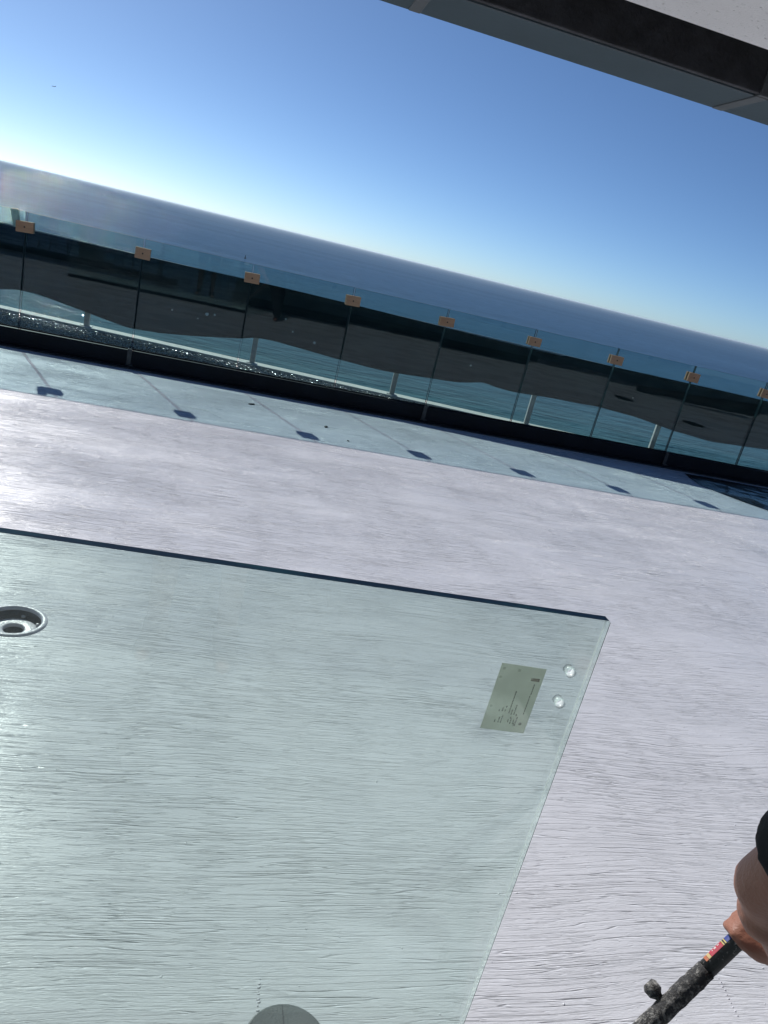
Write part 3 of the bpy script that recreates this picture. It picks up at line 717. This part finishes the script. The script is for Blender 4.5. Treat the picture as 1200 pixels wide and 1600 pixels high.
def person(name, label, J, skin, shirt_m, short_m, hair_m, voxel=.009, hands=(), sleeve=.55, long_legs=False):
    root = tag(empty(name, (J['foot_l']+J['foot_r'])/2*1.0), label, 'person')
    root.location.z = 0
    inv = Matrix.Translation(-root.location)
    def part(n, me, mat):
        for p in me.polygons: p.use_smooth = True
        o = obj(n, me, mat); o.parent = root; o.matrix_parent_inverse = inv; return o
    fwd = J['fwd']; sd = Vector((fwd.y, -fwd.x, 0)).normalized()      # sd: person's right
    bm = bmesh.new()
    sp = J['chest']-J['hip']; updir = sp.normalized()
    cap(bm, J['hip'], J['chest'], .125, .13, 16)
    for s in (-1, 1): cap(bm, J['hip']+sd*.06*s, J['chest']+sd*.08*s, .10, .115, 16)
    cap(bm, J['sh_l'], J['sh_r'], .065, .065); cap(bm, J['chest'], J['neck'], .10, .058)
    cap(bm, J['neck'], J['head'], .055, .055)
    hf = J['look']; Rm = look(hf)
    hc = J['head']
    ell(bm, hc, (.074, .092, .105), Rm); ell(bm, hc+Rm @ Vector((0, .030, -.065)), (.052, .062, .052), Rm)
    ell(bm, hc+Rm @ Vector((0, .098, -.018)), (.013, .018, .022), Rm)
    for s in (-1, 1):
        ell(bm, hc+Rm @ Vector((s*.076, -.005, -.012)), (.010, .020, .030), Rm)
        ell(bm, hc+Rm @ Vector((s*.032, .076, .018)), (.022, .014, .008), Rm)
    ell(bm, hc+Rm @ Vector((0, .086, -.055)), (.022, .010, .008), Rm)
    for s in ('l', 'r'):
        cap(bm, J['sh_'+s], J['el_'+s], .054, .044); cap(bm, J['el_'+s], J['wr_'+s], .045, .029)
        el, wr = J['el_'+s], J['wr_'+s]; mid = el.lerp(wr, .28); ell(bm, mid, (.050, .050, .058))
        cap(bm, J['hp_'+s], J['kn_'+s], .088, .058); cap(bm, J['kn_'+s], J['an_'+s], .055, .038)
        cm = J['kn_'+s].lerp(J['an_'+s], .3) - fwd*.012; ell(bm, cm, (.058, .058, .10))
        toe = J['foot_'+s] + J['ff_'+s]*.13; toe.z = .038
        cap(bm, J['an_'+s], Vector((J['an_'+s].x, J['an_'+s].y, .045)) - J['ff_'+s]*.03, .038, .038); cap(bm, Vector((J['an_'+s].x, J['an_'+s].y, .04)), toe, .036, .030)
    for fn in hands: fn(bm)
    part('body', remeshed(bm, voxel, 5), skin)
    # shirt
    bm = bmesh.new()
    cap(bm, J['hip']+updir*.02, J['chest'], .140, .145, 18)
    for s in (-1, 1): cap(bm, J['hip']+updir*.02+sd*.06*s, J['chest']+sd*.08*s, .113, .13, 18)
    cap(bm, J['sh_l'], J['sh_r'], .077, .077); cap(bm, J['chest'], J['neck']-updir*.02, .112, .072)
    for s in ('l', 'r'):
        e = J['sh_'+s].lerp(J['el_'+s], sleeve); tube(bm, [J['sh_'+s], J['sh_'+s].lerp(e, .5), e], [.070, .068, .069], 18)
        ell(bm, J['sh_'+s], (.074, .074, .074))
    part('shirt', remeshed(bm, .007, 8), shirt_m)
    bm = bmesh.new()
    cap(bm, J['hip']-updir*.04, J['hip']+updir*.06, .142, .140, 18)
    for s in ('l', 'r'):
        cap(bm, J['hip'].lerp(J['hp_'+s], .8), J['hp_'+s], .12, .105, 16)
        e = J['hp_'+s].lerp(J['kn_'+s], .8); tube(bm, [J['hp_'+s], e], [.108, .090], 18)
        if long_legs: cap(bm, J['hp_'+s], J['kn_'+s], .112, .092, 18); cap(bm, J['kn_'+s], J['kn_'+s].lerp(J['an_'+s], .45)-fwd*.01, .092, .086, 18); cap(bm, J['kn_'+s].lerp(J['an_'+s], .45)-fwd*.01, J['an_'+s]+Vector((0, 0, .02)), .086, .066, 18)
    part('trousers' if long_legs else 'shorts', remeshed(bm, .012, 3), short_m)
    bm = bmesh.new(); ell(bm, hc+Rm @ Vector((0, -.014, .022)), (.080, .092, .100), Rm)
    me = remeshed(bm, .01, 2)
    b2 = bmesh.new(); b2.from_mesh(me)
    inv_r = Rm.transposed()
    kill = [v for v in b2.verts if (inv_r @ (v.co-hc)).y > .045 and (inv_r @ (v.co-hc)).z < .055 or (inv_r @ (v.co-hc)).z < -.045]
    bmesh.ops.delete(b2, geom=kill, context='VERTS'); b2.to_mesh(me); b2.free()
    part('hair', me, hair_m)
    bm = bmesh.new()
    for s in (-1, 1): ell(bm, hc+Rm @ Vector((s*.031, .080, .004)), (.011, .008, .009), Rm)
    part('eyes', bm_mesh(bm), MAT['dark'])
    for s in ('l', 'r'):
        bm = bmesh.new(); a = Vector((J['an_'+s].x, J['an_'+s].y, .05)); f_ = J['ff_'+s]
        cap(bm, a-f_*.045, a+f_*.14-Vector((0, 0, .008)), .047, .040); cap(bm, a+Vector((0, 0, .03)), a, .048, .048)
        for v in bm.verts: v.co.z = max(v.co.z, .006)
        part('shoe', remeshed(bm, .010, 2), MAT['dark'])
    return root
V = Vector
skin_a = skin_mat('skin_tan', (.22, .092, .058), (.31, .135, .088)); skin_b = skin_mat('skin_photographer', (.36, .19, .13), (.44, .25, .18))  # own skin tones of the worker and the photographer

# the worker at the right, leaning over an extension pole
def ray(px_, py_, t): return V((0, 0, 1.5)) + ((px_-600)/F_PX*ri - (py_-800)/F_PX*ui + fw)*t
grip = ray(1176, 1446, 1.25); low_p = ray(1010, 1604, 1.24)
paxis = (low_p-grip).normalized()
Jw = dict(fwd=V((-.25, .97, 0)).normalized(), hip=V((1.13, .16, .86)), chest=V((.985, .37, 1.10)), neck=V((.96, .50, 1.22)), head=V((.95, .60, 1.33)), look=V((-.35, .75, -.5)),
          sh_l=V((.775, .50, 1.11)), sh_r=V((1.17, .44, 1.14)), el_l=ray(1200, 1384, 1.03), wr_l=V((0, 0, 0)), el_r=V((1.30, .66, .92)), wr_r=V((1.36, .86, .80)),
          hp_l=V((1.06, .17, .84)), hp_r=V((1.23, .16, .84)), kn_l=V((1.19, .62, .49)), kn_r=V((1.32, .04, .44)), an_l=V((1.265, .79, .085)), an_r=V((1.34, -.20, .085)),
          foot_l=V((1.265, .83, 0)), foot_r=V((1.34, -.14, 0)), ff_l=V((-.25, .97, 0)).normalized(), ff_r=V((-.1, .99, 0)).normalized())
viewdir = (grip-V((0, 0, 1.5))).normalized()
hand_back = (-viewdir*.6 + ri*.2 + ui*.25)
_b = bmesh.new()
wr = fist(_b, grip, paxis, hand_back, .0150, 1.0, -1); _b.free()
Jw['wr_l'] = wr.lerp(Jw['el_l'], .12)
pole_top = grip - paxis*.42; pole_bot = grip + paxis*((grip.z-.10)/-paxis.z)
rgrip = grip - paxis*.36
def hand_l(bm):
    ww = fist(bm, grip, paxis, hand_back, .0150, 1.0, -1); cap(bm, ww, Jw['wr_l'], .027, .029)
    tc = (-viewdir - paxis*(-viewdir).dot(paxis)).normalized(); lf = paxis.cross(tc).normalized(); lf = -lf if lf.dot(ri) > 0 else lf
    ell(bm, grip - lf*.026 + paxis*.004 - tc*.004, (.021, .021, .021)); ell(bm, grip - lf*.024 - paxis*.024 - tc*.004, (.024, .024, .024))
def hand_r(bm):
    ww = fist(bm, rgrip, paxis, V((.3, .6, .7)), .0150, 1.0, 1); cap(bm, ww, Jw['wr_r'], .027, .029)
_b = bmesh.new(); wr2 = fist(_b, rgrip, paxis, V((.3, .6, .7)), .0150, 1.0, 1); _b.free()
Jw['wr_r'] = wr2.lerp(Jw['el_r'], .15)
person('person', 'worker in black short sleeves gripping a paint crusted pole at the right edge', Jw, skin_a, cloth_mat('black_shirt', (.012, .013, .015)), cloth_mat('black_trousers', (.014, .015, .018)), cloth_mat('dark_hair', (.015, .012, .01)), .0065, (hand_l, hand_r), .67, True)

# the pole: inner tube, crusted outer tube, lock knob, stickers, roller
pr = tag(empty('paint_pole', V((pole_bot.x, pole_bot.y, 0))), 'paint crusted extension pole with red label and round lock knob held by the worker', 'paint pole')
inv = Matrix.Translation(-pr.location)
def ppart(n, me, mat, parent=None, smooth=True):
    o = obj(n, me, mat, smooth=smooth); o.parent = pr; o.matrix_parent_inverse = inv; return o
L = (pole_bot-grip).length
b = bmesh.new(); tube(b, [pole_top, grip+paxis*.115], [.0142, .0142], 20); inner_o = ppart('inner_tube', bm_mesh(b), MAT['pole_in'])
b = bmesh.new(); n_ = 70; pts = []; rad = []
for i in range(n_):
    t = i/(n_-1); pts.append(grip+paxis*(.105+(L-.105)*t)); rad.append(.0155+.001*mnoise.noise(V((t*60, 1, 2)))+(.0005 if i > 2 else 0))
tube(b, pts, rad, 28)
for v in b.verts:
    k = mnoise.noise(v.co*120)+.6*mnoise.noise(v.co*45); ax = grip+paxis*((v.co-grip).dot(paxis)); v.co += (v.co-ax).normalized()*.0013*k
ppart('outer_tube', bm_mesh(b), MAT['pole'])
toc = -viewdir; toc = (toc-paxis*toc.dot(paxis)).normalized(); lefty = paxis.cross(toc).normalized()
if lefty.dot(ri) > 0: lefty = -lefty
kc = grip+paxis*((ray(1030, 1560, 1.24)-grip).dot(paxis))
b = bmesh.new(); tube(b, [kc+lefty*.012, kc+lefty*.019, kc+lefty*.024, kc+lefty*.036, kc+lefty*.042], [.006, .007, .0125, .013, .009], 18)
for v in b.verts: v.co += V((1, 1, 1))*.0012*mnoise.noise(v.co*140)
ppart('lock_knob', bm_mesh(b), MAT['pole'])
def sticker(a0, a1, mat, th0=-.9, th1=.25, rr=.0146):
    b = bmesh.new(); rows_ = []
    for s_ in (a0, a1):
        rows_.append([b.verts.new(grip+paxis*s_+rr*(math.cos(th)*lefty+math.sin(th)*-toc*-1)) for th in [th0+(th1-th0)*k/10 for k in range(11)]])
    for k in range(10): b.faces.new((rows_[0][k], rows_[0][k+1], rows_[1][k+1], rows_[1][k]))
    o = obj('sticker_band', bm_mesh(b), mat, smooth=True); o.parent = inner_o
st = {n: simple('sticker_'+n, c, .4, 0, .2, 60) for n, c in dict(blue=(.03, .05, .22), yellow=(.55, .45, .16), red=(.42, .025, .05), gold=(.55, .40, .18), orange=(.45, .13, .05), white=(.6, .52, .5), black=(.015, .015, .015)).items()}
for a0, a1, c in ((.040, .050, 'blue'), (.0505, .0525, 'yellow'), (.053, .0545, 'black'), (.055, .057, 'yellow'), (.0575, .084, 'red'), (.0845, .090, 'gold'), (.0905, .096, 'orange')):
    sticker(a0, a1, st[c], .05, 1.05)
for a0, a1, t0, t1 in ((.062, .066, .35, .55), (.069, .0735, .30, .62), (.076, .0785, .45, .60)):
    sticker(a0, a1, st['white'], t0, t1, .0148)
# roller at the foot of the pole
rd = V((.97, .24, 0)).normalized(); rc = V((pole_bot.x, pole_bot.y+.0, .032))
b = bmesh.new(); tube(b, [rc-rd*.115, rc+rd*.115], [.030, .030], 20); ppart('roller_sleeve', bm_mesh(b), MAT['ring'])
b = bmesh.new(); tube(b, [pole_bot-paxis*.03, pole_bot+V((0, 0, -.01)), rc+rd*.135+V((0, 0, .035)), rc+rd*.135, rc+rd*.11], [.006]*5, 8); ppart('roller_frame', bm_mesh(b), MAT['steel'])

# the person taking the photograph, faintly mirrored in both panes
Jp = dict(fwd=V((0, 1, 0)), hip=V((-.04, -.52, .95)), chest=V((-.04, -.50, 1.28)), neck=V((-.04, -.49, 1.44)), head=V((-.03, -.44, 1.57)), look=V((.05, 1, -.2)),
          sh_l=V((-.22, -.50, 1.38)), sh_r=V((.14, -.50, 1.38)), el_l=V((-.26, -.30, 1.18)), wr_l=V((-.12, -.13, 1.37)), el_r=V((.20, -.30, 1.18)), wr_r=V((.11, -.13, 1.37)),
          hp_l=V((-.14, -.52, .92)), hp_r=V((.06, -.52, .92)), kn_l=V((-.15, -.49, .50)), kn_r=V((.08, -.49, .50)), an_l=V((-.16, -.53, .085)), an_r=V((.09, -.53, .085)),
          foot_l=V((-.16, -.50, 0)), foot_r=V((.09, -.50, 0)), ff_l=V((-.1, .99, 0)).normalized(), ff_r=V((.1, .99, 0)).normalized())
pc = V((-.012, -.026, 1.485)); up_ = ui.copy()
pax = (ui - V((0, 1, 0))*ui.y).normalized(); prt = pax.cross(V((0, 1, 0))).normalized()*-1
prt = V((0, 1, 0)).cross(pax); prt = -prt if prt.x < 0 else prt
def hold(side):
    def fn(bm):
        c = pc + prt*.040*side - pax*.055 - V((0, .012, 0)); wr_ = Jp['wr_r' if side > 0 else 'wr_l']
        cap(bm, wr_, c-pax*.035-V((0, .01, 0)), .027, .024)
        for i in range(4):
            k = -.045+.022*i; a = c + pax*k - V((0, .030, 0))
            chain(bm, [c-pax*.035-V((0, .02, 0)), a-prt*.004*side, a+prt*.006*side+V((0, .022, 0)), a+prt*.002*side+V((0, .031, 0))-prt*.004*side], [.012, .0095, .009, .0075])
        chain(bm, [c-pax*.04-V((0, .02, 0)), c-pax*.02-V((0, .035, 0)), c+pax*.012-prt*.018*side-V((0, .030, 0))], [.013, .011, .009])
    return fn
person('person', 'photographer holding up a phone, faintly mirrored in the glass', Jp, skin_b, cloth_mat('grey_shirt', (.10, .10, .13)), cloth_mat('photographer_shorts', (.05, .05, .07)), cloth_mat('brown_hair', (.03, .02, .015)), .009, (hold(-1), hold(1)), .55)
ph = box(-.037, .037, -.004, .004, -.075, .075, .003)
rotp = Matrix((prt, V((0, 1, 0)), pax)).transposed()
po = obj('phone', ph, MAT['dark'], loc=pc - V((0, .004, 0))); po.rotation_euler = rotp.to_euler()
tag(po, 'black phone held by the photographer, mirrored in the glass', 'phone')

# ------------------------------------------------------------------ sea haze
g = N('sea_haze')
vol = g.n('ShaderNodeVolumePrincipled', {'Color': (.76, .90, 1.0, 1), 'Density': 5.5e-5, 'Anisotropy': .35})
g.t.links.new(vol.outputs[0], g.o.inputs['Volume'])
hz = obj('haze', box(-95000, 95000, -260, 95000, SEA_Z-1.0, 4.0), g.m); hz['kind'] = 'stuff'
